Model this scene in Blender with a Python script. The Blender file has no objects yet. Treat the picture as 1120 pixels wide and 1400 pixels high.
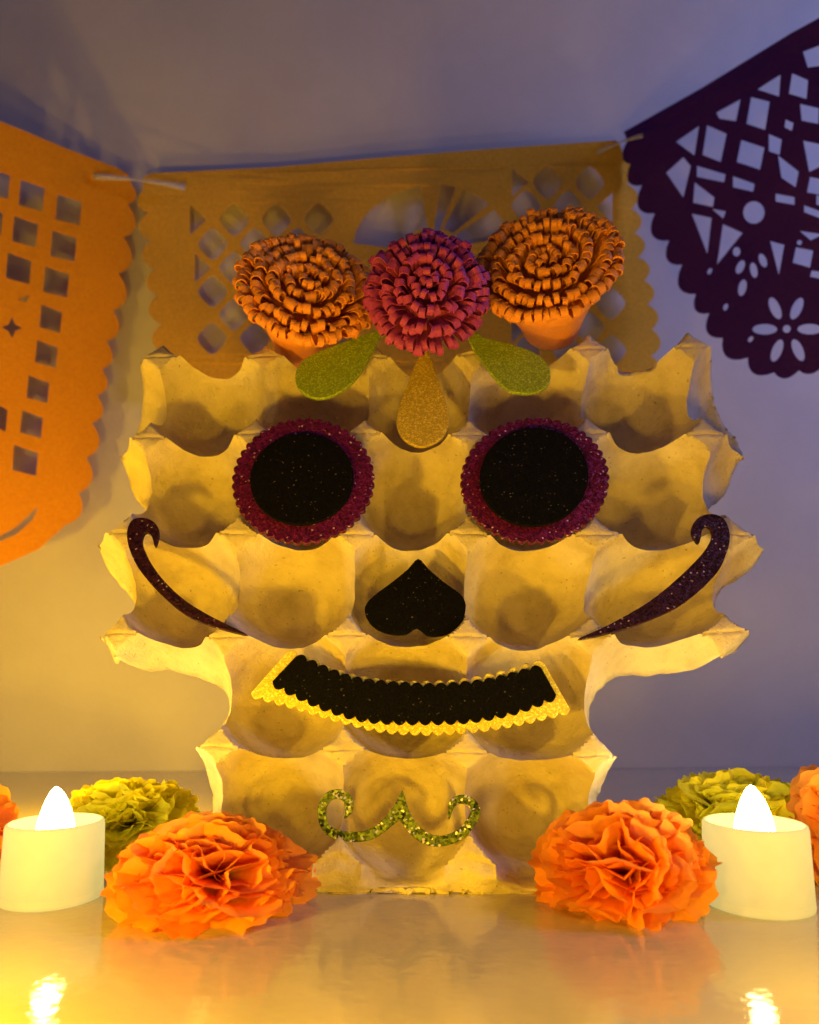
import bpy, bmesh, math, random
from mathutils import Vector, Matrix, noise
random.seed(7)
MM = 0.001
C = bpy.context.scene.collection
sc = bpy.context.scene
# ------------------------------------------------------------------ camera (all lengths below in millimetres)
F = 1000.0; PITCH = math.radians(6.5); CAMH = 80.0; CY = 808.0   # CY: row of the optical axis (the picture is a crop)
cam_d = bpy.data.cameras.new('camera'); cam = bpy.data.objects.new('camera', cam_d); C.objects.link(cam)
cam.location = (0, 0, CAMH * MM); cam.rotation_euler = (math.pi / 2 + PITCH, 0, 0)
cam_d.sensor_fit = 'VERTICAL'; cam_d.sensor_height = 24; cam_d.lens = F / 1400 * 24
cam_d.shift_y = (CY - 700) / 1400; cam_d.clip_start = 0.01; cam_d.clip_end = 50
cam_d.dof.use_dof = True; cam_d.dof.focus_distance = 0.295; cam_d.dof.aperture_fstop = 7.0
sc.camera = cam
# ------------------------------------------------------------------ dim bluish room light
w = bpy.data.worlds.new("World"); sc.world = w; w.use_nodes = True
w.node_tree.nodes['Background'].inputs[0].default_value = (0.27, 0.265, 0.64, 1)
w.node_tree.nodes['Background'].inputs[1].default_value = 0.08
sc.view_settings.view_transform = 'Standard'; sc.view_settings.look = 'None'
sc.view_settings.exposure = 0; sc.view_settings.gamma = 1
WARM = (1.0, 0.54, 0.006)

def lamp(name, kind, loc, power, col, size=8, aim=None, shape=None):
    d = bpy.data.lights.new(name, kind); d.energy = power; d.color = col
    if kind == 'AREA':
        d.shape = 'DISK'; d.size = size * MM
    else:
        d.shadow_soft_size = size * MM
    o = bpy.data.objects.new(name, d); C.objects.link(o); o.location = Vector(loc) * MM
    if aim is not None:
        o.rotation_euler = (Vector(aim) - Vector(loc)).to_track_quat('-Z', 'Y').to_euler()
    return o
lamp('window_light', 'AREA', (820, 240, 640), 2.5, (0.43, 0.44, 1.0), 300, (230, 640, 280))
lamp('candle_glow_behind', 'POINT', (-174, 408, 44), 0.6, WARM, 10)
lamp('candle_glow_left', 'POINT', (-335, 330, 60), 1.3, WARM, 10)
lamp('warm_fill_front_left', 'POINT', (-140, 140, 28), 1.75, WARM, 10)  # unseen lamp added before the tray to strengthen the warm light from the left
lamp('warm_fill_front_middle', 'POINT', (-15, 95, 26), 0.8, WARM, 10)  # third unseen lamp, added to brighten the lowest row of cups
lamp('warm_fill_front_right', 'POINT', (140, 150, 28), 0.7, WARM, 10)  # weaker unseen lamp added to warm the tray from the right

UP = Vector((0, -math.sin(PITCH), math.cos(PITCH))); FW = Vector((0, math.cos(PITCH), math.sin(PITCH)))
CAM = Vector((0, 0, CAMH))
def ray(x, y):
    return Vector((1, 0, 0)) * ((x - 560) / F) + UP * ((CY - y) / F) + FW
def at_y(x, y, Y):
    r = ray(x, y); return CAM + r * (Y / r.y)
def at_depth(x, y, d):
    return CAM + ray(x, y) * d
class Plane:
    """a real flat sheet: origin, two in-plane axes, outward normal"""
    def __init__(s, o, ux, uy):
        s.o = Vector(o); s.ux = Vector(ux).normalized(); s.n = s.ux.cross(Vector(uy)).normalized(); s.uy = s.n.cross(s.ux)
    def lift(s, d): return Plane(s.o + s.n * d, s.ux, s.uy)
    def px(s, x, y):
        r = ray(x, y); t = (s.o - CAM).dot(s.n) / r.dot(s.n); p = CAM + r * t - s.o
        return (p.dot(s.ux), p.dot(s.uy))
    def matrix(s):
        m = Matrix.Identity(4)
        for i, a in enumerate((s.ux, s.uy, s.n)):
            for j in range(3): m[j][i] = a[j]
        m.translation = s.o * MM
        return m

# ------------------------------------------------------------------ materials
def mat(name):
    m = bpy.data.materials.new(name); m.use_nodes = True
    nt = m.node_tree; return m, nt, nt.nodes['Principled BSDF']
def N(nt, t, **k):
    n = nt.nodes.new(t)
    for a, b in k.items():
        if a in n.inputs.keys(): n.inputs[a].default_value = b
        else: setattr(n, a, b)
    return n
def noise_tex(nt, scale, detail=4, rough=.55, dist=0.0, stretch=None):
    tc = N(nt, 'ShaderNodeTexCoord'); n = N(nt, 'ShaderNodeTexNoise'); n.inputs['Scale'].default_value = scale
    n.inputs['Detail'].default_value = detail; n.inputs['Roughness'].default_value = rough; n.inputs['Distortion'].default_value = dist
    if stretch:
        mp = N(nt, 'ShaderNodeMapping'); mp.inputs['Scale'].default_value = stretch
        nt.links.new(tc.outputs['Object'], mp.inputs[0]); nt.links.new(mp.outputs[0], n.inputs['Vector'])
    else: nt.links.new(tc.outputs['Object'], n.inputs['Vector'])
    return n
def ramp(nt, src, stops):
    r = N(nt, 'ShaderNodeValToRGB'); e = r.color_ramp.elements
    while len(e) < len(stops): e.new(0.5)
    for i, (p, c) in enumerate(stops):
        e[i].position = p; e[i].color = (*c, 1) if len(c) == 3 else c
    nt.links.new(src, r.inputs[0]); return r
def bump(nt, src, bs, strength, dist_mm):
    b = N(nt, 'ShaderNodeBump'); b.inputs['Strength'].default_value = strength; b.inputs['Distance'].default_value = dist_mm * MM
    nt.links.new(src, b.inputs['Height']); nt.links.new(b.outputs[0], bs.inputs['Normal']); return b

def wall_mat():
    m, nt, b = mat('white_wall_paint'); b.inputs['Roughness'].default_value = .85
    b.inputs['Specular IOR Level'].default_value = .2
    n = noise_tex(nt, 420, 5, .65); n2 = noise_tex(nt, 14, 6, .65)
    r = ramp(nt, n2.outputs[0], [(.3, (.66, .655, .64)), (.7, (.73, .725, .71))]); nt.links.new(r.outputs[0], b.inputs['Base Color'])
    bump(nt, n.outputs[0], b, .5, .5); return m
def table_mat():
    m, nt, b = mat('glossy_white_tabletop')
    n2 = noise_tex(nt, 9, 4); r = ramp(nt, n2.outputs[0], [(.3, (.48, .43, .34)), (.7, (.54, .49, .39))])
    nt.links.new(r.outputs[0], b.inputs['Base Color'])
    b.inputs['Roughness'].default_value = .07; b.inputs['IOR'].default_value = 1.9
    n = noise_tex(nt, 430, 3, .6, .4, (.38, 1, 1)); 
    tc = N(nt, 'ShaderNodeTexCoord'); v = N(nt, 'ShaderNodeTexNoise'); v.inputs['Scale'].default_value = 200; v.inputs['Detail'].default_value = 2
    nt.links.new(tc.outputs['Object'], v.inputs['Vector'])
    a = N(nt, 'ShaderNodeMath', operation='MULTIPLY_ADD'); a.inputs[1].default_value = .6
    nt.links.new(n.outputs[0], a.inputs[0]); nt.links.new(v.outputs[0], a.inputs[2])
    bump(nt, a.outputs[0], b, .7, .2)
    return m
def pulp_mat():
    m, nt, b = mat('egg_carton_pulp'); b.inputs['Roughness'].default_value = .9
    b.inputs['Specular IOR Level'].default_value = .15
    n = noise_tex(nt, 60, 6, .6); n2 = noise_tex(nt, 420, 5, .7, 1.2); n3 = noise_tex(nt, 620, 1, .4)
    r = ramp(nt, n.outputs[0], [(.28, (.55, .47, .34)), (.5, (.73, .64, .49)), (.72, (.82, .73, .58))])
    sp = ramp(nt, n3.outputs[0], [(.0, (.28, .24, .19)), (.22, (.45, .41, .35)), (.29, (1, 1, 1))])
    mx = N(nt, 'ShaderNodeMix', data_type='RGBA', blend_type='MULTIPLY'); mx.inputs[0].default_value = .8
    nt.links.new(r.outputs[0], mx.inputs[6]); nt.links.new(sp.outputs[0], mx.inputs[7]); nt.links.new(mx.outputs[2], b.inputs['Base Color'])
    ad = N(nt, 'ShaderNodeMath', operation='MULTIPLY_ADD'); ad.inputs[1].default_value = 2.2
    nt.links.new(n.outputs[0], ad.inputs[0]); nt.links.new(n2.outputs[0], ad.inputs[2])
    bump(nt, ad.outputs[0], b, .7, 1.1)
    tr = N(nt, 'ShaderNodeBsdfTranslucent'); tr.inputs[0].default_value = (.7, .6, .4, 1)
    ms = N(nt, 'ShaderNodeMixShader'); ms.inputs[0].default_value = .12
    out = nt.nodes['Material Output']
    nt.links.new(b.outputs[0], ms.inputs[1]); nt.links.new(tr.outputs[0], ms.inputs[2]); nt.links.new(ms.outputs[0], out.inputs[0])
    return m
def paper_mat(name, col, trans=.45, rough=.8, grain=400, var=.12):
    m, nt, b = mat(name); b.inputs['Roughness'].default_value = rough; b.inputs['Specular IOR Level'].default_value = .12
    n = noise_tex(nt, grain, 5, .6)
    lo = tuple(c * (1 - var) for c in col); hi = tuple(min(1, c * (1 + var)) for c in col)
    r = ramp(nt, n.outputs[0], [(.3, lo), (.7, hi)]); nt.links.new(r.outputs[0], b.inputs['Base Color'])
    bump(nt, n.outputs[0], b, .3, .15)
    tr = N(nt, 'ShaderNodeBsdfTranslucent'); nt.links.new(r.outputs[0], tr.inputs[0])
    ms = N(nt, 'ShaderNodeMixShader'); ms.inputs[0].default_value = trans
    nt.links.new(b.outputs[0], ms.inputs[1]); nt.links.new(tr.outputs[0], ms.inputs[2]); nt.links.new(ms.outputs[0], nt.nodes['Material Output'].inputs[0])
    return m
def glitter_mat(name, col, dark, cell=1500, sparkle=.03, spark_col=(1, .9, .75), metal=.35, rough=.42, bmp=.6, spec=.5):
    """foam sheet crusted with glitter: each flake has its own tilt and tone"""
    m, nt, b = mat(name)
    tc = N(nt, 'ShaderNodeTexCoord'); v = N(nt, 'ShaderNodeTexVoronoi'); v.inputs['Scale'].default_value = cell
    nt.links.new(tc.outputs['Object'], v.inputs['Vector'])
    sep = N(nt, 'ShaderNodeSeparateColor'); nt.links.new(v.outputs['Color'], sep.inputs[0])
    r = ramp(nt, sep.outputs[0], [(0, dark), (.55, col), (1 - sparkle - .01, tuple(min(1, c * 1.8) for c in col)), (1 - sparkle, spark_col)])
    nt.links.new(r.outputs[0], b.inputs['Base Color'])
    b.inputs['Specular IOR Level'].default_value = spec; b.inputs['Metallic'].default_value = metal; b.inputs['Roughness'].default_value = rough
    geo = N(nt, 'ShaderNodeNewGeometry'); s = N(nt, 'ShaderNodeVectorMath', operation='SUBTRACT'); s.inputs[1].default_value = (.5, .5, .5)
    nt.links.new(v.outputs['Color'], s.inputs[0])
    sc_ = N(nt, 'ShaderNodeVectorMath', operation='SCALE'); sc_.inputs['Scale'].default_value = bmp; nt.links.new(s.outputs[0], sc_.inputs[0])
    ad = N(nt, 'ShaderNodeVectorMath', operation='ADD'); nt.links.new(sc_.outputs[0], ad.inputs[0]); nt.links.new(geo.outputs['Normal'], ad.inputs[1])
    nm = N(nt, 'ShaderNodeVectorMath', operation='NORMALIZE'); nt.links.new(ad.outputs[0], nm.inputs[0]); nt.links.new(nm.outputs[0], b.inputs['Normal'])
    return m
def foam_mat(name, col):
    m, nt, b = mat(name); n = noise_tex(nt, 700, 3); b.inputs['Roughness'].default_value = .62
    r = ramp(nt, n.outputs[0], [(.3, tuple(c * .86 for c in col)), (.7, col)]); nt.links.new(r.outputs[0], b.inputs['Base Color'])
    b.inputs['Specular IOR Level'].default_value = .3
    bump(nt, n.outputs[0], b, .25, .12); return m
def glow_mat(name, col, strength, base=(.8, .75, .6), rough=.75):
    m, nt, b = mat(name); b.inputs['Base Color'].default_value = (*base, 1); b.inputs['Roughness'].default_value = rough
    b.inputs['Emission Color'].default_value = (*col, 1); b.inputs['Emission Strength'].default_value = strength; return m

M = dict(wall=wall_mat(), table=table_mat(), pulp=pulp_mat(),
    orange_paper=paper_mat('orange_tissue_paper_flag', (1.0, .40, .012), .2),
    yellow_paper=paper_mat('yellow_tissue_paper_flag', (.90, .60, .08), .35),
    purple_paper=paper_mat('purple_tissue_paper_flag', (.09, .03, .30), .35),
    orange_tissue=paper_mat('orange_crepe', (1.0, .40, .07), .5, grain=250),
    yellow_tissue=paper_mat('yellow_crepe', (1.0, .92, .05), .5, grain=250),
    orange_foam=foam_mat('orange_foam', (.80, .30, .045)), pink_foam=foam_mat('pink_foam', (.38, .045, .26)),
    magenta=glitter_mat('magenta_glitter', (.10, .004, .06), (.03, .001, .016), 1500, .006, (.8, .5, .5), .2),
    black=glitter_mat('black_glitter', (.0025, .0025, .0025), (.001, .001, .001), 1900, .0005, (.10, .09, .08), .0, .8, .1, .08),
    aubergine=glitter_mat('aubergine_glitter', (.024, .004, .018), (.004, .001, .004), 1500, .008, (.35, .25, .28), .2, .5, .5, .3),
    green=glitter_mat('green_glitter', (.22, .31, .006), (.16, .23, .004), 1900, .002, (.5, .6, .3), .0, .6, .12),
    sage=glitter_mat('chunky_green_glitter', (.12, .17, .025), (.012, .022, .003), 1150, .08, (.85, .8, .5), .5, .4, .7),
    gold=glitter_mat('gold_glitter', (.42, .31, .02), (.36, .26, .015), 1900, .002, (.8, .7, .4), .0, .6, .1),
    yellow_glitter=glitter_mat('yellow_glitter', (.74, .62, .10), (.62, .48, .06), 1700, .02, (1, .95, .6), .0, .6, .12),
    shell=glow_mat('lit_candle_shell', (1.0, .84, .24), .66, (.20, .16, .07)), flame=glow_mat('flame_tip', (1.0, .80, .32), 75, (1, 1, 1)),
    well=glow_mat('lit_candle_well', (1.0, .82, .28), .55, (.12, .1, .04)),
    clear=paper_mat('frosted_plastic_tie', (.8, .8, .82), .5, .35))

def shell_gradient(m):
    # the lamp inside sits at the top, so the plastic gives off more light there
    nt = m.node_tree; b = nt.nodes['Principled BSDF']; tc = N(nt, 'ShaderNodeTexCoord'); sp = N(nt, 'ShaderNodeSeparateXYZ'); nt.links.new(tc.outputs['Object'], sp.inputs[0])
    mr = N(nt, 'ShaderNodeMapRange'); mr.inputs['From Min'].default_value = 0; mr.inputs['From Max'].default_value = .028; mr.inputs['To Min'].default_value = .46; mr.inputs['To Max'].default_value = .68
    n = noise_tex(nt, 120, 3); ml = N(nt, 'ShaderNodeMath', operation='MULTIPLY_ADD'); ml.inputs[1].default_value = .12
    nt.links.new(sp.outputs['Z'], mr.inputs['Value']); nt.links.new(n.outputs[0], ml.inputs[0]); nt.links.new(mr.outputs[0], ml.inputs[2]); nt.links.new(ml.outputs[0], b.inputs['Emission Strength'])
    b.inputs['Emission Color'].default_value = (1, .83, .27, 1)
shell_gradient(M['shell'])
# ------------------------------------------------------------------ object helpers
def link(name, me, material, parent=None, smooth=False):
    o = bpy.data.objects.new(name, me); C.objects.link(o)
    if material is not None and not me.materials: me.materials.append(material)
    if smooth: me.polygons.foreach_set('use_smooth', [True] * len(me.polygons))
    if parent is not None: o.parent = parent
    return o
def tag(o, label=None, cat=None, group=None, kind=None):
    for k, v in (('label', label), ('category', cat), ('group', group), ('kind', kind)):
        if v: o[k] = v
    return o
def empty(name, loc, **k):
    o = bpy.data.objects.new(name, None); C.objects.link(o); o.location = Vector(loc) * MM; o.empty_display_size = .01
    return tag(o, **k)
def pydata(name, vs, fs):
    me = bpy.data.meshes.new(name); me.from_pydata([Vector(v) * MM for v in vs], [], fs); me.update(); return me
def keep_world(o, parent, mw):
    """parent an object whose wanted world matrix is mw (parents here are never rotated or scaled)"""
    o.parent = parent; o.matrix_basis = Matrix.Translation(-parent.matrix_basis.translation) @ mw if parent.parent is None else mw
def flat_mesh(name, polys, thick, bev=0.0):
    """closed outlines (first outer, rest holes) filled and given thickness, rounded rims; local mm -> mesh"""
    cu = bpy.data.curves.new(name, 'CURVE'); cu.dimensions = '2D'; cu.fill_mode = 'BOTH'
    cu.extrude = thick / 2 * MM - bev * MM if bev else thick / 2 * MM; cu.bevel_depth = bev * MM; cu.bevel_resolution = 1; cu.offset = -bev * MM
    for p in polys:
        s = cu.splines.new('POLY'); s.points.add(len(p) - 1); s.use_cyclic_u = True
        for i, q in enumerate(p): s.points[i].co = (q[0] * MM, q[1] * MM, 0, 1)
    t = bpy.data.objects.new(name, cu); C.objects.link(t)
    dg = bpy.context.evaluated_depsgraph_get(); dg.update()
    me = bpy.data.meshes.new_from_object(t.evaluated_get(dg)); me.name = name
    bpy.data.objects.remove(t); bpy.data.curves.remove(cu); me.materials.clear()
    return me
def sheet(name, plane, polys, thick, material, parent, bev=0.0, wave=0.0):
    me = flat_mesh(name, polys, thick, bev)
    o = link(name, me, material); mw = plane.matrix()
    if wave:
        bm = bmesh.new(); bm.from_mesh(me)
        bmesh.ops.triangulate(bm, faces=bm.faces[:])
        bmesh.ops.subdivide_edges(bm, edges=[e for e in bm.edges if e.calc_length() > .014], cuts=3, use_grid_fill=False)
        bmesh.ops.triangulate(bm, faces=bm.faces[:])
        for v in bm.verts:
            v.co.z += wave * MM * (noise.noise(Vector((v.co.x * 11, v.co.y * 7, wave))) )
        bm.to_mesh(me); bm.free()
    if parent is None: o.matrix_basis = mw
    else: keep_world(o, parent, mw)
    return o
def scallops(js, bulge=.5, n=8, closed=False):
    """junction points -> outline whose every segment bulges to the LEFT of travel"""
    out = []; m = len(js) if closed else len(js) - 1
    for i in range(m):
        p = Vector(js[i]); q = Vector(js[(i + 1) % len(js)]); d = q - p; L = d.length; nrm = Vector((-d.y, d.x)) / max(L, 1e-6)
        for k in range(n):
            t = k / n; out.append(tuple(p + d * t + nrm * (L * bulge * math.sin(math.pi * t) ** .8)))
    if not closed: out.append(tuple(js[-1]))
    return out
def catmull(pts, n=6, closed=True):
    out = []; m = len(pts)
    for i in range(m if closed else m - 1):
        P = [Vector(pts[(i + k) % m] if closed else pts[min(max(i + k, 0), m - 1)]) for k in (-1, 0, 1, 2)]
        for k in range(n):
            t = k / n
            out.append(tuple(.5 * ((2 * P[1]) + (P[2] - P[0]) * t + (2 * P[0] - 5 * P[1] + 4 * P[2] - P[3]) * t * t + (3 * P[1] - P[0] - 3 * P[2] + P[3]) * t ** 3)))
    if not closed: out.append(tuple(pts[-1]))
    return out

# ------------------------------------------------------------------ setting
WALL_Y = 645.0
def grid(name, x0, x1, y0, y1, f, nx=2, ny=2):
    vs = [f(x0 + (x1 - x0) * i / nx, y0 + (y1 - y0) * j / ny) for j in range(ny + 1) for i in range(nx + 1)]
    fs = [(j * (nx + 1) + i, j * (nx + 1) + i + 1, (j + 1) * (nx + 1) + i + 1, (j + 1) * (nx + 1) + i) for j in range(ny) for i in range(nx)]
    return pydata(name, vs, fs)
def wy(x): return WALL_Y + .05 * (x - 250)
tag(link('table_top', grid('table_top', -900, 900, -300, 640, lambda x, y: (x, min(y, 900) if y < 600 else wy(x) - 1.5, 0), 20, 20), M['table']), kind='structure')
tag(link('wall', grid('wall', -900, 900, -40, 1500, lambda x, z: (x, wy(x), z)), M['wall']), kind='structure')

# ------------------------------------------------------------------ the egg carton skull
LEAN = math.radians(16)
O = at_depth(560, 1025, 283)
CP = Plane(O, (1, 0, 0), (0, math.sin(LEAN), math.cos(LEAN)))    # plane of the post tips
posts_px = [
    [(218, 487), (362, 484), (507, 486), (650, 482), (806, 473), (948, 474)],
    [(203, 596), (346, 592), (495, 589), (641, 592), (806, 592), (968, 594)],
    [(170, 727), (322, 727), (487, 730), (640, 729), (816, 730), (1000, 730)],
    [(164, 866), (308, 868), (474, 865), (640, 870), (808, 869), (992, 862)],
    [(128, 1020), (297, 1022), (466, 1025), (640, 1027), (812, 1033), (985, 1035)],
    [(112, 1166), (285, 1166), (459, 1165), (642, 1166), (824, 1168), (1000, 1168)]]
PG = [[Vector(CP.px(*p)) for p in r] for r in posts_px]
def uv(A, B):
    i = min(max(int(math.floor(A)), 0), 4); j = min(max(int(math.floor(B)), 0), 4); a = A - i; b = B - j
    return (PG[j][i] * (1 - a) + PG[j][i + 1] * a) * (1 - b) + (PG[j + 1][i] * (1 - a) + PG[j + 1][i + 1] * a) * b
PROF = [(0, -43), (.12, -42.4), (.22, -39.5), (.32, -33), (.42, -25), (.5, -17.5), (.54, -11.5), (.568, -6), (.592, -.5), (.65, -.4), (.72, -.3)]
CAPR = .19
def height(A, B):
    """round cups whose rims touch half way between the posts; what is left over is a four-sided post with a folded flat tip"""
    a = A - math.floor(A); b = B - math.floor(B); da = min(a, 1 - a); db = min(b, 1 - b)
    r = math.hypot(.5 - da, .5 - db)
    for k in range(len(PROF) - 1):
        if r <= PROF[k + 1][0]:
            x0, y0 = PROF[k]; x1, y1 = PROF[k + 1]; t = (r - x0) / (x1 - x0); break
    m0 = (PROF[k + 1][1] - PROF[max(k - 1, 0)][1]) / (PROF[k + 1][0] - PROF[max(k - 1, 0)][0]) if 0 < k < 8 else 0 if k == 0 else (y1 - y0) / (x1 - x0)
    k2 = min(k + 2, len(PROF) - 1)
    m1 = (PROF[k2][1] - y0) / (PROF[k2][0] - x0) if k < 7 else (y1 - y0) / (x1 - x0)
    d = x1 - x0; h = y0 * (2 * t ** 3 - 3 * t * t + 1) + m0 * d * (t ** 3 - 2 * t * t + t) + y1 * (3 * t * t - 2 * t ** 3) + m1 * d * (t ** 3 - t * t)
    h = min(h, -.3 - 1.5 * min(1, db / CAPR) - .5 * min(1, da / CAPR))
    if db < .012 and da < .165: h -= .75          # the pressed fold across the post tip
    return h
OUT = [(-.1, -.2), (.1, -.2), (.3, -.04), (.7, -.04), (.86, -.2), (1.12, -.22), (1.3, -.04), (1.7, -.03), (1.88, -.2), (2.12, -.2), (2.3, -.04), (2.7, -.04),
       (2.9, -.2), (3.12, -.2), (3.3, -.04), (3.7, -.04), (3.88, -.22), (4.12, -.2), (4.3, -.04), (4.7, -.03), (4.88, -.2), (5.12, -.2),
       (5.28, .02), (5.48, .25), (5.64, .45), (5.64, .7), (5.5, .9), (5.42, 1.06), (5.34, 1.24), (5.14, 1.44), (5.08, 1.62), (5.3, 1.84), (5.36, 2.08), (5.12, 2.36), (5.06, 2.6), (5.1, 2.82),
       (5.26, 2.98), (5.18, 3.1), (4.9, 3.2), (4.5, 3.16), (4.28, 3.22), (4.12, 3.36), (4.05, 3.55), (4.08, 3.74), (4.2, 3.9), (4.2, 4.1), (4.12, 4.35), (4.1, 4.8), (4.1, 5.42),
       (.88, 5.42), (.88, 4.8), (.84, 4.4), (.78, 4.12), (.8, 3.88), (.93, 3.72), (.96, 3.52), (.88, 3.34), (.7, 3.22), (.4, 3.16), (.1, 3.22), (-.16, 3.14), (-.2, 2.95),
       (-.06, 2.72), (-.06, 2.5), (-.3, 2.2), (-.33, 1.98), (-.12, 1.74), (-.05, 1.56), (-.33, 1.24), (-.4, .98), (-.52, .72), (-.5, .42), (-.24, .05)]
OUTF = catmull(OUT, 4)
OUTF = [(p[0] + .022 * noise.noise(Vector((p[0] * 5, p[1] * 5, 3))) + .012 * noise.noise(Vector((p[0] * 17, p[1] * 17, 8))), p[1] + .022 * noise.noise(Vector((p[0] * 5, p[1] * 5, 9))) + .012 * noise.noise(Vector((p[0] * 17, p[1] * 17, 1)))) for p in OUTF]
def sdf(x, y):
    best = 1e9; bp = None; ins = False; n = len(OUTF); j = n - 1
    for i in range(n):
        x1, y1 = OUTF[j]; x2, y2 = OUTF[i]
        if (y1 > y) != (y2 > y) and x < (x2 - x1) * (y - y1) / (y2 - y1) + x1: ins = not ins
        dx, dy = x2 - x1, y2 - y1; L = dx * dx + dy * dy; t = 0 if L == 0 else max(0, min(1, ((x - x1) * dx + (y - y1) * dy) / L))
        qx, qy = x1 + dx * t, y1 + dy * t; d = (x - qx) ** 2 + (y - qy) ** 2
        if d < best: best = d; bp = (qx, qy)
        j = i
    return (-math.sqrt(best) if ins else math.sqrt(best)), bp
def carton():
    n = 44; A0, B0 = -1.0, -.3; NA = int(7.2 * n); NB = int(5.8 * n)
    i0 = round(A0 * n); j0 = round(B0 * n); inside = {}; near = {}
    # inside test per scanline, exact distance only near the border
    for j in range(NB + 1):
        y = (j0 + j) / n
        xs = []
        for k in range(len(OUTF)):
            x1, y1 = OUTF[k - 1]; x2, y2 = OUTF[k]
            if (y1 > y) != (y2 > y): xs.append((x2 - x1) * (y - y1) / (y2 - y1) + x1)
        xs.sort()
        for k in range(0, len(xs) - 1, 2):
            for i in range(max(0, math.ceil(xs[k] * n) - i0), min(NA, math.floor(xs[k + 1] * n) - i0) + 1): inside[(i, j)] = 1
    faces = []; use = {}
    for (i, j) in inside:
        if (i + 1, j) in inside and (i, j + 1) in inside and (i + 1, j + 1) in inside: faces.append((i, j))
    cnt = {}
    for (i, j) in faces:
        for q in ((i, j), (i + 1, j), (i + 1, j + 1), (i, j + 1)): cnt[q] = cnt.get(q, 0) + 1
    idx = {}; vs = []
    for q, c in cnt.items():
        A, B = (i0 + q[0]) / n, (j0 + q[1]) / n
        if c < 4: _, (A, B) = sdf(A, B)
        P = uv(A, min(B, 5)); h = height(A, min(B, 5))
        pn = Vector((A * 1.7, B * 1.7, .3)); fn = Vector((A * 9, B * 9, 2))
        # dents and the crumpled lip of the torn edge
        h += 1.5 * noise.noise(pn) + .45 * noise.noise(fn) + .22 * noise.noise(fn * 3.1)
        if c < 4: h += .9 * noise.noise(fn * 4)
        du = 1.3 * noise.noise(pn + Vector((5, 0, 0))) + .5 * noise.noise(fn * 1.3 + Vector((0, 4, 0))); dv = 1.3 * noise.noise(pn + Vector((0, 7, 0))) + .5 * noise.noise(fn * 1.2)
        if B > 4.4: dv -= 7.5 * math.sin(math.pi * (A - math.floor(A))) * min(1, (B - 4.4) / .6) ** 1.5
        p = CP.o + CP.ux * (P.x + du) + CP.uy * (P.y + dv) + CP.n * h
        if B > 5:
            f = min(1, (B - 5) / .42); foot = Vector((uv(A, 5).x * 1.0 + CP.o.x, 279.5 + 1.2 * noise.noise(fn), .3)); fr = f ** .9
            p = p.lerp(foot, fr) + CP.n * (math.sin(math.pi * f) * (2.2 + 1.5 * noise.noise(fn * .5)))
        if p.z < .4: p.z = .4 + .2 * noise.noise(fn * 5)
        idx[q] = len(vs); vs.append(p - BASE)
    fs = [(idx[(i, j)], idx[(i, j + 1)], idx[(i + 1, j + 1)], idx[(i + 1, j)]) for (i, j) in faces]
    me = pydata('tray', vs, fs); me.set_sharp_from_angle(angle=math.radians(46)); return me
BASE = Vector((0, 285, 0))
skull = empty('egg_carton_skull', BASE, label='grey egg carton tray cut into a smiling skull with round magenta rimmed eyes', cat='decoration')
tray = link('tray', carton(), M['pulp'], skull)
md = tray.modifiers.new('thickness', 'SOLIDIFY'); md.thickness = 1.7 * MM; md.offset = -1

def P_(plane, pts): return [plane.px(*p) for p in pts]
def part(name): # empty-free part holder: the first sheet is the part itself
    pass
# ---- eyes
def eye(cx, cy, rx, ry, rot, pcx, pcy, prx, pry, prot, n):
    pl = CP.lift(2.2)
    def ell(x, y, a, b, r, k): 
        r = math.radians(r)
        return [(x + a * math.cos(t) * math.cos(r) - b * math.sin(t) * math.sin(r), y + a * math.cos(t) * math.sin(r) + b * math.sin(t) * math.cos(r)) for t in [2 * math.pi * q / k for q in range(k)]]
    js = P_(pl, ell(cx, cy, rx, ry, rot, n)); js = js[::-1]
    a = sum(js[i][0] * js[(i + 1) % n][1] - js[(i + 1) % n][0] * js[i][1] for i in range(n))
    if a > 0: js = js[::-1]
    o = sheet('eye', pl, [scallops(js, .38, 6, True)], 2.2, M['magenta'], skull, .3)
    pp = pl.lift(2.0); q = P_(pp, ell(pcx, pcy, prx, pry, prot, 64))
    me = flat_mesh('pupil', [q], 1.9, .3); s = link('pupil', me, M['black'], o)
    s.matrix_basis = plane_rel(pl, pp); return o
def plane_rel(a, b): return a.matrix().inverted() @ b.matrix()
e1 = eye(415, 659, 93, 82, -8, 413, 656, 71, 62, -8, 44)
e2 = eye(731, 658, 97.5, 82, -6, 730, 653, 74.5, 67, -8, 46)
e1['label'] = 'round black eye with scalloped magenta rim, left of the nose'; e2['label'] = 'round black eye with scalloped magenta rim, right of the nose'
# ---- nose
pn = CP.lift(-6)
nose = [(572, 765), (586, 779), (606, 796), (628, 812), (636, 824), (636, 838), (630, 853), (616, 865), (600, 870), (584, 869), (570, 859), (556, 867), (538, 868), (518, 862), (505, 851), (499, 838), (501, 827), (512, 815), (536, 797), (558, 779)]
sheet('nose', pn, [P_(pn, catmull(nose, 3))], 2.2, M['black'], skull, .3)
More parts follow.
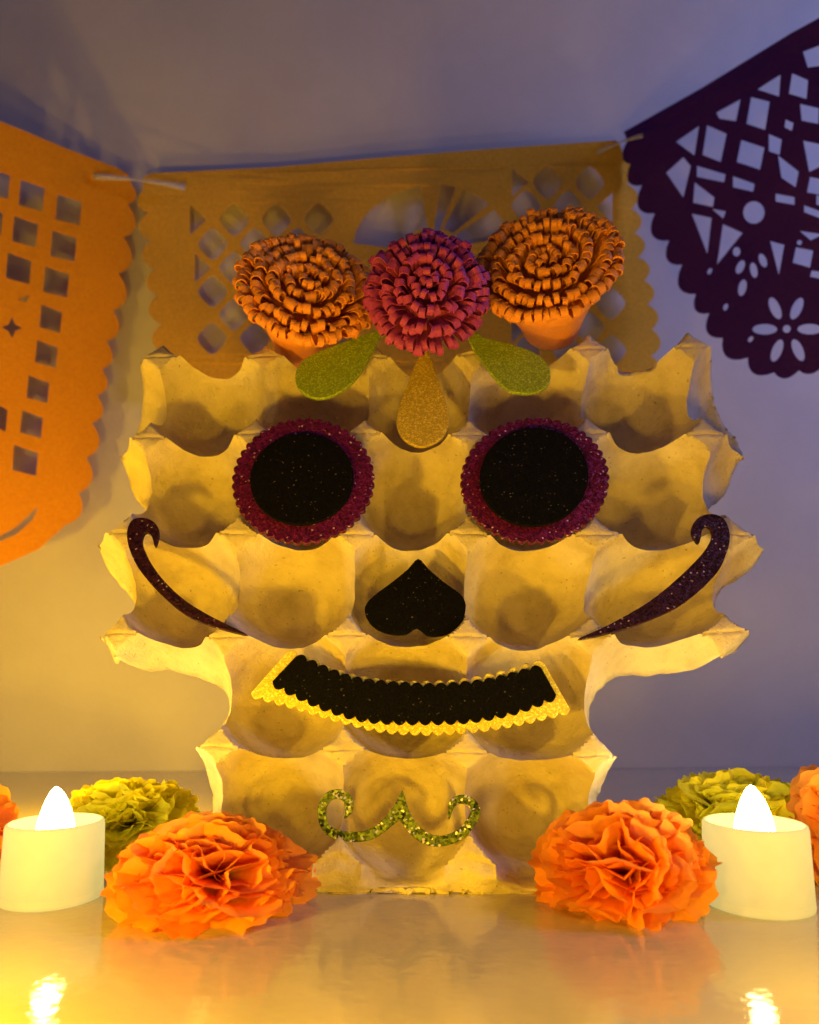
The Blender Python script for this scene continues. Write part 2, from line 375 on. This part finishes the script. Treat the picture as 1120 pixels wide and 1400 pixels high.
# ---- smile
ps = CP.lift(-5)
def along(pts, n): # resample an open polyline into n equal segments
    pts = [Vector(p) for p in catmull(pts, 10, False)]; L = [0]
    for i in range(1, len(pts)): L.append(L[-1] + (pts[i] - pts[i - 1]).length)
    out = []; k = 0
    for i in range(n + 1):
        d = L[-1] * i / n
        while k < len(L) - 2 and L[k + 1] < d: k += 1
        out.append(tuple(pts[k].lerp(pts[k + 1], (d - L[k]) / max(L[k + 1] - L[k], 1e-9))))
    return out
top = [(392, 893), (440, 914), (490, 930), (549, 937), (620, 936), (684, 924), (744, 908)]
bot = [(779, 970), (730, 982), (684, 991), (640, 997), (581, 1000), (520, 996), (474, 985), (410, 966), (344, 948)]
yl = scallops(P_(ps, along(top, 21)), .38, 6) + scallops(P_(ps, along(bot, 28)), .38, 6)
smile = sheet('smile', ps, [yl], 2.0, M['yellow_glitter'], skull, .3)
pb = ps.lift(2.0)
top = [(405, 898), (450, 919), (496, 933), (581, 940), (640, 937), (678, 931), (740, 914)]
bot = [(760, 950), (720, 966), (688, 975), (640, 983), (581, 985), (501, 982), (437, 963), (373, 932)]
bl = scallops(P_(pb, along(top, 21)), .38, 6) + scallops(P_(pb, along(bot, 23)), .38, 6)
lips = link('smile_band', flat_mesh('smile_band', [bl], 1.9, .3), M['black'], smile); lips.matrix_basis = plane_rel(ps, pb)
# ---- cheek curls
cl = [(174.5, 730), (180, 714), (191, 709), (205, 711), (215, 719), (218, 732), (213, 749), (209, 736), (204, 729), (198, 731), (195, 742), (199, 755), (209, 774), (227, 797), (254, 822), (290, 844), (339, 869), (290, 857), (254, 841), (218, 811), (191, 779), (178, 752)]
cr = [(955, 744), (947, 735), (945, 725), (950, 713), (960, 706), (975, 704), (988, 710), (995, 722), (997, 738), (993, 756), (979.5, 784), (948, 815), (912, 838), (850, 862), (790, 875), (832, 855), (886, 824), (930, 788), (962, 755), (973, 735), (971, 725), (965, 721), (959, 727)]
pc = CP.lift(2.2)
a = sheet('cheek_curl', pc, [P_(pc, catmull(cl, 4))], 2.0, M['aubergine'], skull, .25); a['label'] = 'dark purple curl on the cheek nearer the orange flag'
b = sheet('cheek_curl', pc, [P_(pc, catmull(cr, 4))], 2.0, M['aubergine'], skull, .25); b['label'] = 'dark purple curl on the cheek nearer the purple flag'
# ---- chin swirl
pw = CP.lift(-3.5)
def stroke(center, widths):
    c = [Vector(p) for p in catmull(center, 5, False)]; n = len(c); L = []; R = []
    for i, p in enumerate(c):
        t = (c[min(i + 1, n - 1)] - c[max(i - 1, 0)]).normalized(); nr = Vector((-t.y, t.x)); f = i / (n - 1) * (len(widths) - 1); k = min(int(f), len(widths) - 2)
        w_ = widths[k] * (1 - f + k) + widths[k + 1] * (f - k); L.append(tuple(p + nr * w_)); R.append(tuple(p - nr * w_))
    return L, R
c1 = [(471, 1119), (477, 1108), (476, 1094), (465, 1086), (450, 1089), (441, 1104), (443, 1126), (455, 1139), (477, 1144), (503, 1142), (524, 1130), (539, 1113), (549, 1095)]
c2 = [(549, 1095), (556, 1117), (567, 1135), (584, 1147), (604, 1150), (627, 1142), (643, 1126), (650, 1109), (642, 1096), (629, 1093), (618, 1100), (614, 1120)]
l1, r1 = stroke(c1, [.6, 5.2, 6.6, 6.6, 6, 5.8, 6, 6.6, 7, 7, 7, 7, 4]); l2, r2 = stroke(c2, [4, 7, 8, 8, 7.4, 7, 7, 7, 6.4, 6, 5.2, .6])
# join: outer (upper) side meets at the apex, lower side meets below it
up1, lo1 = (l1, r1); up2, lo2 = (l2, r2)
def pick(a, b, upper): return a if (sum(p[1] for p in a[-6:]) < sum(p[1] for p in b[-6:])) == upper else b
u1 = pick(l1, r1, True); d1_ = r1 if u1 is l1 else l1
u2 = l2 if sum(p[0] for p in l2[:6]) > sum(p[0] for p in r2[:6]) else r2; d2_ = r2 if u2 is l2 else l2
outline = u1[:-3] + [(550.5, 1080)] + u2[3:] + d2_[::-1][:-10] + [(546, 1121)] + d1_[::-1][9:]
sheet('chin_swirl', pw, [P_(pw, outline)], 1.8, M['sage'], skull, .2)
# ---- leaves and drop
pf = CP.lift(3.0)
lf1 = [(522, 452), (516, 470), (506, 490), (490, 515), (473, 532), (450, 544), (428, 545), (410, 534), (404, 518), (410, 500), (426, 487), (455, 475), (490, 462)]
lf2 = [(634, 444), (660, 462), (690, 470), (722, 480), (742, 492), (752, 508), (750, 526), (735, 537), (712, 539), (692, 533), (675, 516), (655, 490), (642, 468)]
dr = [(580, 478), (592, 500), (602, 530), (611, 556), (614, 580), (604, 600), (586, 610), (570, 611), (553, 602), (543, 584), (545, 560), (556, 530), (568, 500)]
a = sheet('leaf', pf, [P_(pf, catmull(lf1, 4))], 2.0, M['green'], skull, .3); a['label'] = 'green glitter leaf under the left orange flower'
b = sheet('leaf', pf, [P_(pf, catmull(lf2, 4))], 2.0, M['green'], skull, .3); b['label'] = 'green glitter leaf under the right orange flower'
sheet('drop', CP.lift(1.6), [P_(CP.lift(1.6), catmull(dr, 4))], 2.0, M['gold'], skull, .3)

# ------------------------------------------------------------------ foam flowers of curled loops
def loop_mesh(L, rb, wd, th, skew):
    path = [(0, 0)]; cz = L - rb; al = math.asin(min(.95, rb / cz))
    k = 9
    for i in range(k + 1):
        t = -al + (math.pi + 2 * al) * i / k; path.append((rb * math.cos(t), cz + rb * math.sin(t)))
    path.append((-.3, 0)); cen = Vector((0, cz)); vs = []; fs = []
    for i, (x, z) in enumerate(path):
        p = Vector((x, z)); q = p + (cen - p).normalized() * th
        sh = skew * (i / len(path) - .5)
        for y, r_ in ((-wd / 2, p), (wd / 2, p), (wd / 2, q), (-wd / 2, q)): vs.append((r_[0], y + sh, r_[1]))
    for i in range(len(path) - 1):
        for c in range(4):
            a = i * 4 + c; b = i * 4 + (c + 1) % 4; fs.append((a, b, b + 4, a + 4))
    return pydata('loop', vs, fs)
def foam_flower(name, label, px, py, depth, R, tilt, yaw, material, seed, dome=5, base=True, Lo=13, splay=72):
    rnd = random.Random(seed)
    c = at_depth(px, py, depth); view = (CAM - c).normalized()
    side = view.cross(Vector((0, 0, 1))).normalized(); side = -side if side.x < 0 else side
    ax = (Matrix.Rotation(math.radians(tilt), 3, 'X') @ view); 
    # tilt the axis from the viewing direction upwards, then sideways
    q = view.copy(); q.rotate(Matrix.Rotation(math.radians(-tilt), 3, side)); q.rotate(Matrix.Rotation(math.radians(yaw), 3, 'Z')); ax = q.normalized()
    root = empty(name, c, label=label, cat='flower', group='curled foam flowers on the skull')
    rot = ax.to_track_quat('Z', 'Y').to_matrix().to_4x4()
    root.rotation_euler = rot.to_euler()
    meshes = {}
    rb0 = R - Lo * math.sin(math.radians(splay)) - .5
    pitch = rb0 / 4.5; psi = rnd.random() * 6; r = 1.4; i = 0
    last = None
    while last is None or psi < last:
        if r >= rb0 and last is None: last = psi + 2 * math.pi
        r = min(r, rb0); f = r / rb0; tl = math.radians(splay * min(1, f / .9) ** 1.6 + rnd.uniform(-5, 5)); L = 7.5 + (Lo - 7.5) * f ** 1.2 + rnd.uniform(-.9, .9); rtop = r + L * math.sin(tl)
        wd = rnd.choice((2.3, 2.7, 3.2)) + .2 * f; rb = 1.9 + .8 * f + rnd.uniform(-.2, .3)
        key = (round(L), round(rb, 1), wd, rnd.choice((-.8, 0, .8)))
        if key not in meshes:
            meshes[key] = loop_mesh(key[0], key[1], wd, .6, key[3]); meshes[key].materials.append(material)
        o = bpy.data.objects.new('loop', meshes[key]); C.objects.link(o); o.parent = root
        o.matrix_basis = Matrix.Rotation(psi, 4, 'Z') @ Matrix.Translation(Vector((r + rnd.uniform(-1, 1), 0, rnd.uniform(-1, 1) + dome * (1 - f * f)-2)) * MM) @ Matrix.Rotation(tl, 4, 'Y') @ Matrix.Rotation(rnd.gauss(0, .26), 4, 'Z') @ Matrix.Rotation(rnd.uniform(-.08, .08), 4, 'X')
        dps = (wd + rnd.choice((.3, .6, 1.6))) / max(rtop, 2.6); psi += dps; r += pitch * dps / (2 * math.pi); i += 1
    # the rolled strip underneath
    vs = []; fs = []; prof = [(.2, dome - 3), (rb0 * .5, dome * .75 - 3), (rb0 + .5, -2), (rb0 + 2, -7), (rb0 * .92, -15), (rb0 * .72, -27), (rb0 * .6, -38), (.2, -38.5)]
    n = 28
    for (rr, z) in prof:
        for k in range(n):
            t = 2 * math.pi * k / n; e = 1 + .03 * math.sin(3 * t + seed); vs.append((rr * e * math.cos(t), rr * e * math.sin(t), z))
    for a in range(len(prof) - 1):
        for k in range(n): fs.append((a * n + k, a * n + (k + 1) % n, (a + 1) * n + (k + 1) % n, (a + 1) * n + k))
    link('rolled_base', pydata('rolled_base', vs, fs), material, root, True)
    return root
foam_flower('foam_flower', 'orange flower of curled foam loops at the left of the skull top', 420, 402, 354, 34, 46, 4, M['orange_foam'], 3, splay=54)
foam_flower('foam_flower', 'deep pink flower of curled foam loops between the two orange ones', 584, 402, 340, 29.5, 26, 0, M['pink_foam'], 5, dome=9, splay=70)
foam_flower('foam_flower', 'orange flower of curled foam loops at the right of the skull top', 748, 370, 350, 35.5, 48, -4, M['orange_foam'], 11, dome=3, splay=54)

# ------------------------------------------------------------------ tissue paper flowers
def petal_meshes(R, zig, k, seed, material):
    out = []
    for v in range(k):
        rnd = random.Random(seed * 50 + v); nr, na = 10, 34; half = math.radians(rnd.uniform(42, 60)); vs = []; fs = []
        ph = rnd.uniform(0, 6); fr = rnd.uniform(1.8, 3.2); cup = rnd.uniform(-.25, .55); L = R * rnd.uniform(.82, 1.06)
        for i in range(nr + 1):
            t = i / nr
            for j in range(na + 1):
                s = j / na * 2 - 1; phi = s * half
                rr = L * t * (1 - .16 * s * s)
                if i == nr: rr += zig * (1 if (j // 2) % 2 else -1) + rnd.uniform(-.5, .5)
                tri = 2 / math.pi * math.asin(math.sin(fr * phi * 2.2 + ph)); tri2 = 2 / math.pi * math.asin(math.sin(fr * phi * 5.1 + ph * 2 + t * 1.2))
                wv = (tri * .125 + tri2 * .05) * L * t ** 1.3 + 1.6 * noise.noise(Vector((phi * 3, t * 3, seed + v))) * t
                bend = cup * t * t * L * .55
                vs.append((wv + bend * .6 * (1 + .3 * tri), rr * math.sin(phi) * .9, rr * math.cos(phi) - abs(bend) * .35))
        for i in range(nr):
            for j in range(na): a = i * (na + 1) + j; fs.append((a, a + 1, a + na + 2, a + na + 1))
        me = pydata('petal', vs, fs); me.set_sharp_from_angle(angle=math.radians(32)); me.materials.append(material); out.append(me)
    return out
def tissue_flower(label, loc, R, axis, meshes, rings, seed, group, squash=1.0):
    rnd = random.Random(seed); root = empty('tissue_flower', loc, label=label, cat='paper flower', group=group)
    rot = Vector(axis).normalized().to_track_quat('Z', 'Y').to_matrix().to_4x4(); root.scale = (1, 1, squash)
    for (alpha, cnt, sz) in rings:
        p0 = rnd.random() * 6
        for k in range(cnt):
            psi = p0 + 2 * math.pi * (k + rnd.uniform(-.3, .3)) / cnt; al = math.radians(alpha + rnd.uniform(-8, 8))
            o = bpy.data.objects.new('petal', rnd.choice(meshes)); C.objects.link(o); o.parent = root
            s = sz * rnd.uniform(.92, 1.06)
            o.matrix_basis = rot @ Matrix.Rotation(psi, 4, 'Z') @ Matrix.Rotation(al, 4, 'Y') @ Matrix.Rotation(rnd.uniform(-.55, .55), 4, 'Z') @ Matrix.Diagonal((s if rnd.random() < .7 else -s, s, s, 1))
    return root
om = petal_meshes(36, .6, 8, 1, M['orange_tissue']); ym = petal_meshes(36, .8, 6, 2, M['yellow_tissue'])
RINGS = [(88, 9, 1.0), (75, 9, 1.0), (62, 9, .98), (49, 8, .96), (36, 8, .93), (24, 7, .91), (12, 5, .9)]
def on_table(x, Y, z): return ((x - 560) / F * (Y / FW.y) , Y, z)
tissue_flower('orange tissue paper flower lying right of the left candle', on_table(302, 266, 9), 36, (.12, -.62, .78), om, RINGS, 1, 'tissue paper flowers on the table', .62)
tissue_flower('orange tissue paper flower lying left of the right candle', on_table(840, 268, 10), 34, (-.45, -.5, .75), om, [(a, c, s * .93) for a, c, s in RINGS], 2, 'tissue paper flowers on the table', .76)
tissue_flower('yellow tissue paper flower partly behind the left candle', on_table(188, 335, 13), 36, (0, -.35, .93), ym, [(a, c, s * 1.0) for a, c, s in RINGS], 3, 'tissue paper flowers on the table', .72)
tissue_flower('yellow tissue paper flower partly behind the right candle', on_table(994, 335, 13), 36, (0, -.35, .93), ym, [(a, c, s * 1.15) for a, c, s in RINGS], 4, 'tissue paper flowers on the table', .70)
tissue_flower('orange tissue paper flower cut by the left picture edge, behind the left candle', on_table(-85, 300, 14), 36, (.3, -.5, .8), om, RINGS, 5, 'tissue paper flowers on the table', .8)
tissue_flower('orange tissue paper flower cut by the right picture edge, behind the right candle', on_table(1172, 300, 14), 36, (-.3, -.5, .8), om, RINGS, 6, 'tissue paper flowers on the table', 1.0)

# ------------------------------------------------------------------ candles
def lathe(name, prof, n=64, bend=None):
    vs = []; fs = []
    for (r, z) in prof:
        for k in range(n):
            t = 2 * math.pi * k / n; x, y = r * math.cos(t), r * math.sin(t)
            if bend: x, y = bend(x, y, z)
            vs.append((x, y, z))
    for a in range(len(prof) - 1):
        for k in range(n): fs.append((a * n + k, a * n + (k + 1) % n, (a + 1) * n + (k + 1) % n, (a + 1) * n + k))
    return pydata(name, vs, fs)
body_me = lathe('body', [(.05, .1), (16.8, .1), (17.8, .5), (18.0, 1.4), (17.9, 3), (17.62, 3.25), (17.85, 3.6), (17.6, 14), (17.3, 26.5), (17.0, 27.8), (16.2, 28.3), (15.6, 28.0)])
well_me = lathe('wax_well', [(15.6, 28.0), (14.6, 26.6), (12.5, 24.8), (9, 23.6), (.05, 23.4)])
fl = [(6.9, 23.2), (6.7, 25.5), (6.3, 28), (5.6, 31), (4.6, 34), (3.5, 36.6), (2.4, 38.6), (1.3, 40), (.4, 40.7), (.02, 40.8)]
flame_me = lathe('flame', fl, 32, lambda x, y, z: (x - max(0, z - 30) ** 2 * .004, y))
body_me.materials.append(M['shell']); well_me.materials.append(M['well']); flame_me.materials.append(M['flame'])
def candle(px, py, label, flip, s=1.0):
    r = ray(px, py); c = CAM + r * (-CAMH / r.z)
    t = empty('tealight', c, label=label, cat='candle', group='lit tealights'); t.scale = (flip * s, s, s)
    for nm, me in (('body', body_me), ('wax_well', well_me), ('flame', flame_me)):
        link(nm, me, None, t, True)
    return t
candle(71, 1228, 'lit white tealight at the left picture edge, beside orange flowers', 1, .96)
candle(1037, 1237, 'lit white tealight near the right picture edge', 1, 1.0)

# ------------------------------------------------------------------ paper flags
def vplane(pA, pB):   # vertical plane through two points
    d = Vector((pB.x - pA.x, pB.y - pA.y, 0)); return Plane(pA, d, (0, 0, 1))
# yellow, on the wall behind
PY = Plane((0, wy(0) - 17, 560), (1, .05, 0), (0, 0, 1))
def blob(cx, cy, a, b, rot=0, n=14, p=2.0):
    out = []; r = math.radians(rot)
    for k in range(n):
        t = 2 * math.pi * k / n; x = a * math.copysign(abs(math.cos(t)) ** (2 / p), math.cos(t)); y = b * math.copysign(abs(math.sin(t)) ** (2 / p), math.sin(t))
        out.append((cx + x * math.cos(r) - y * math.sin(r), cy + x * math.sin(r) + y * math.cos(r)))
    return out
def z2(x, y): return (170 + x / 3.2, 180 + y / 3.2)
def sector(cx, cy, r0, r1, a0, a1, sy=1.0):
    k = 7; A = [math.radians(a0 + (a1 - a0) * i / k) for i in range(k + 1)]
    return [(cx + r1 * math.cos(a), cy - r1 * sy * math.sin(a)) for a in A] + [(cx + r0 * math.cos(a), cy - r0 * sy * math.sin(a)) for a in A[::-1]]
def z3(x, y): return (480 + x / 2.545, 180 + y / 2.545)
yh = [sector(590, 345, 40, 108, 12, 38, .85), sector(590, 345, 40, 108, 44, 66, .85), sector(590, 345, 30, 108, 72, 84, .85), sector(590, 345, 40, 108, 98, 172, .85)]
def lattice(x0, x1, y0, y1, lo, hi, sw):
    """diamond holes between diagonal strips, halved to triangles along the straight margins"""
    j = 0; cy = y0
    while cy < y1:
        f = (cy - y0) / (y1 - y0); xa, xb = lo(f), hi(f); cx = x0 + (29 if j % 2 else 0)
        while cx < x1:
            if math.hypot(cx - 590, (cy - 345) * 1.1) > 132:
                h = 20
                if xa + 10 < cx < xb - 10: 
                    p = blob(cx, cy, h, h * 1.12, 0, 12, 1.35)
                    yh.append([(min(max(a, xa), xb), b) for a, b in p] if xa + h < cx < xb - h else p)
                elif abs(cx - xa) <= 10: yh.append([(xa, cy - h), (xa + h + 2, cy), (xa, cy + h)])
                elif abs(cx - xb) <= 10: yh.append([(xb, cy - h), (xb - h - 2, cy), (xb, cy + h)])
            cx += 58
        cy += 33; j += 1
lattice(262, 500, 300, 490, lambda f: 260 + 18 * f, lambda f: 480, 1)
lattice(690, 850, 250, 490, lambda f: 700, lambda f: 836 + 14 * f, 1)
yj = [(196, 262), (203, 292), (206, 330), (212, 368), (216, 405), (222, 445), (226, 485), (230, 525)]
yr = [(888, 525), (889, 488), (890, 452), (884, 418), (880, 385), (872, 352), (868, 318), (864, 284), (858, 250), (853, 215)]
def sc_px(pl, js, b=.3, n=7): return scallops(P_(pl, js), b, n)
# travel: down the left side (outside is on the right of travel when y is up) -> negative bulge
yo = P_(PY, [(205, 239), (196, 246)]) + sc_px(PY, yj, -.34) + sc_px(PY, yr, -.34) + P_(PY, [(850, 200), (843, 191)])
fy = sheet('paper_flag', PY, [yo] + [P_(PY, h) for h in yh], .3, M['yellow_paper'], None, 0, 5)
tag(fy, 'mustard yellow cut paper flag hanging on the wall behind the skull', 'paper flag', 'cut paper flags')
# orange, swinging towards the camera on the left
a0 = at_y(182, 247, wy(-245) - 18); r = ray(0, 171); b0 = CAM + r * ((a0.z - CAMH) / r.z)
PO = vplane(b0, a0)
def z8(x, y): return (x / 2.223, y / 2.223 + 150)
oj = [z8(*p) for p in [(398, 225), (388, 290), (375, 390), (360, 500), (344, 612), (325, 705), (310, 790), (296, 870), (280, 955), (262, 1060), (240, 1165), (200, 1262)]]
oo = P_(PO, [z8(360, 178), z8(388, 196)]) + sc_px(PO, oj, .26) + P_(PO, [z8(120, 1335), z8(0, 1388), z8(-150, 1420), z8(-420, 1440)])
le = PO.px(-190, 760)[0]; oo += [(le, PO.px(-190, 760)[1]), (le, PO.px(182, 245)[1] + 0), ]
def qd(x, y, w_=36, h_=38): return [z8(x - w_ + 3, y - h_ - 12), z8(x + w_ + 3, y - h_ + 12), z8(x + w_ - 4, y + h_ + 6), z8(x - w_ - 4, y + h_ - 12)]
oh = [qd(*p) for p in [(98, 262), (210, 305), (78, 372), (195, 415), (58, 484), (173, 524)]]
oh += [qd(x, y, 31, 34) for x, y in [(157, 635), (144, 742), (118, 850), (98, 957)]] + [qd(78, 1068, 36, 38), qd(-8, 225), qd(-30, 340), qd(-52, 455), qd(2, 935, 20, 36), qd(-70, 580), qd(-80, 700), qd(-110, 820)]
sx, sy_ = 38, 660
oh += [[z8(sx + d * math.cos(t), sy_ + d * math.sin(t)) for k in range(8) for t, d in [(k * math.pi / 4, 32 if k % 2 == 0 else 14)]]]
oh += [[z8(*p) for p in [(0, 1296), (50, 1268), (118, 1205), (100, 1245), (50, 1290), (0, 1312), (-60, 1318), (-60, 1305)]], [z8(*p) for p in [(55, 575), (92, 560), (80, 582)]]]
fo = sheet('paper_flag', PO, [oo] + [P_(PO, h) for h in oh], .3, M['orange_paper'], None, 0, 4)
tag(fo, 'bright orange cut paper flag with square holes along the left picture edge', 'paper flag', 'cut paper flags')
# purple, on the right
a1 = at_y(852, 187, wy(215) - 18); r = ray(1120, 30); b1 = CAM + r * ((a1.z - CAMH) / r.z)
PP = vplane(a1, b1)
def z1(x, y): return (800 + x / 2.594, y / 2.594)
pj = [z1(*p) for p in [(150, 500), (160, 580), (200, 655), (245, 755), (295, 850), (340, 935), (390, 1040), (440, 1110), (490, 1200), (580, 1270), (672, 1322), (760, 1315), (850, 1290)]]
ph_ = [[(325, 500), (400, 450), (385, 545)], [(290, 610), (345, 560), (370, 590), (345, 690)], [(435, 450), (500, 480), (480, 570), (420, 545)], [(400, 590), (495, 620), (490, 645), (400, 625)],
       [(390, 650), (455, 700), (450, 730), (385, 715)], [(380, 760), (445, 775), (430, 890)], [(470, 400), (550, 360), (535, 430), (480, 420)], [(595, 355), (655, 370), (640, 460), (580, 440)],
       [(560, 505), (635, 530), (620, 600), (545, 575)], [(530, 630), (600, 655), (595, 680), (530, 665)], [(620, 322), (695, 275), (690, 345)], [(740, 270), (790, 290), (785, 350), (730, 335)],
       [(490, 800), (555, 830), (470, 930)], [(690, 560), (755, 610), (745, 660), (700, 630)], [(680, 690), (740, 700), (740, 725), (680, 715)], [(800, 630), (850, 640), (850, 690), (790, 680)],
       [(780, 730), (850, 755), (850, 778), (780, 752)], [(660, 860), (705, 872), (688, 970)], [(750, 880), (805, 890), (795, 945), (740, 930)], [(765, 820), (840, 830), (800, 850)], [(715, 430), (740, 440), (735, 465), (712, 455)], [(780, 190), (850, 160), (850, 230), (795, 240)], [(805, 960), (850, 965), (850, 990), (800, 980)],
       blob(600, 755, 38, 40), blob(538, 893, 14, 17), blob(552, 948, 14, 26, 25), blob(600, 960, 13, 28, -12), blob(632, 925, 13, 26, -22), blob(560, 1022, 15, 30, 12),
       blob(640, 1170, 44, 19), blob(798, 1168, 44, 19), blob(676, 1095, 18, 42, -24), blob(752, 1095, 18, 42, 24), blob(683, 1245, 18, 42, 22), blob(757, 1243, 18, 42, -24), blob(717, 1168, 14, 14),
       [(655, 480), (700, 498), (692, 552), (655, 540)], [(765, 372), (830, 385), (828, 440), (770, 430)], [(775, 500), (835, 512), (835, 590), (795, 610)], [(450, 740), (500, 750), (490, 775)], [(820, 690), (850, 700), (850, 730), (820, 725)], blob(760, 860, 9, 9), blob(440, 960, 8, 12, 30), blob(500, 1090, 9, 13, 20), blob(590, 1205, 8, 12, 40)]
def swell(h, k=1.1):
    cx = sum(p[0] for p in h) / len(h); cy = sum(p[1] for p in h) / len(h); return [(cx + (x - cx) * k, cy + (y - cy) * k) for x, y in h]
ph_ = [swell(h) for h in ph_[:23]] + ph_[23:]
po = P_(PP, [z1(138, 468)]) + sc_px(PP, pj, -.3)
er = PP.px(1190, 480); po += [er, (er[0] + 110, er[1] + 30), (er[0] + 110, 0.0)]
fp = sheet('paper_flag', PP, [po] + [P_(PP, [z1(*q) for q in h]) for h in ph_], .3, M['purple_paper'], None, 0, 4)
tag(fp, 'dark purple cut paper flag with flower cut-out in the upper right corner', 'paper flag', 'cut paper flags')
# ties between the flags
def tie(pA, pB, w0, label):
    d = (pB - pA); n = 10; vs = []; fs = []; side = d.cross(Vector((0, 1, 0))).normalized(); out = d.cross(side).normalized()
    for i in range(n + 1):
        t = i / n; ww = w0 * (.25 + .75 * abs(2 * t - 1) ** .7) ; c = pA + d * t + Vector((0, -2.5 * math.sin(math.pi * t), 0)) - pA
        for k in range(6):
            a = 2 * math.pi * k / 6; vs.append(c + side * ww * math.cos(a) + out * ww * .35 * math.sin(a))
    for i in range(n):
        for k in range(6): fs.append((i * 6 + k, i * 6 + (k + 1) % 6, (i + 1) * 6 + (k + 1) % 6, (i + 1) * 6 + k))
    fs += [tuple(range(6))[::-1], tuple(n * 6 + k for k in range(6))]
    o = link('plastic_tie', pydata('plastic_tie', vs, fs), M['clear'], None, True); o.location = pA * MM
    tag(o, label, 'tie', 'plastic ties joining the flags')
yy = wy(-230) - 24
tie(at_y(128, 241, yy - 22), at_y(253, 256, yy - 4), 3.2, 'pale plastic tie joining the orange flag to the yellow one')
tie(at_y(817, 209, wy(200) - 24), at_y(879, 185, wy(215) - 48), 2.4, 'pale plastic tie joining the yellow flag to the purple one')
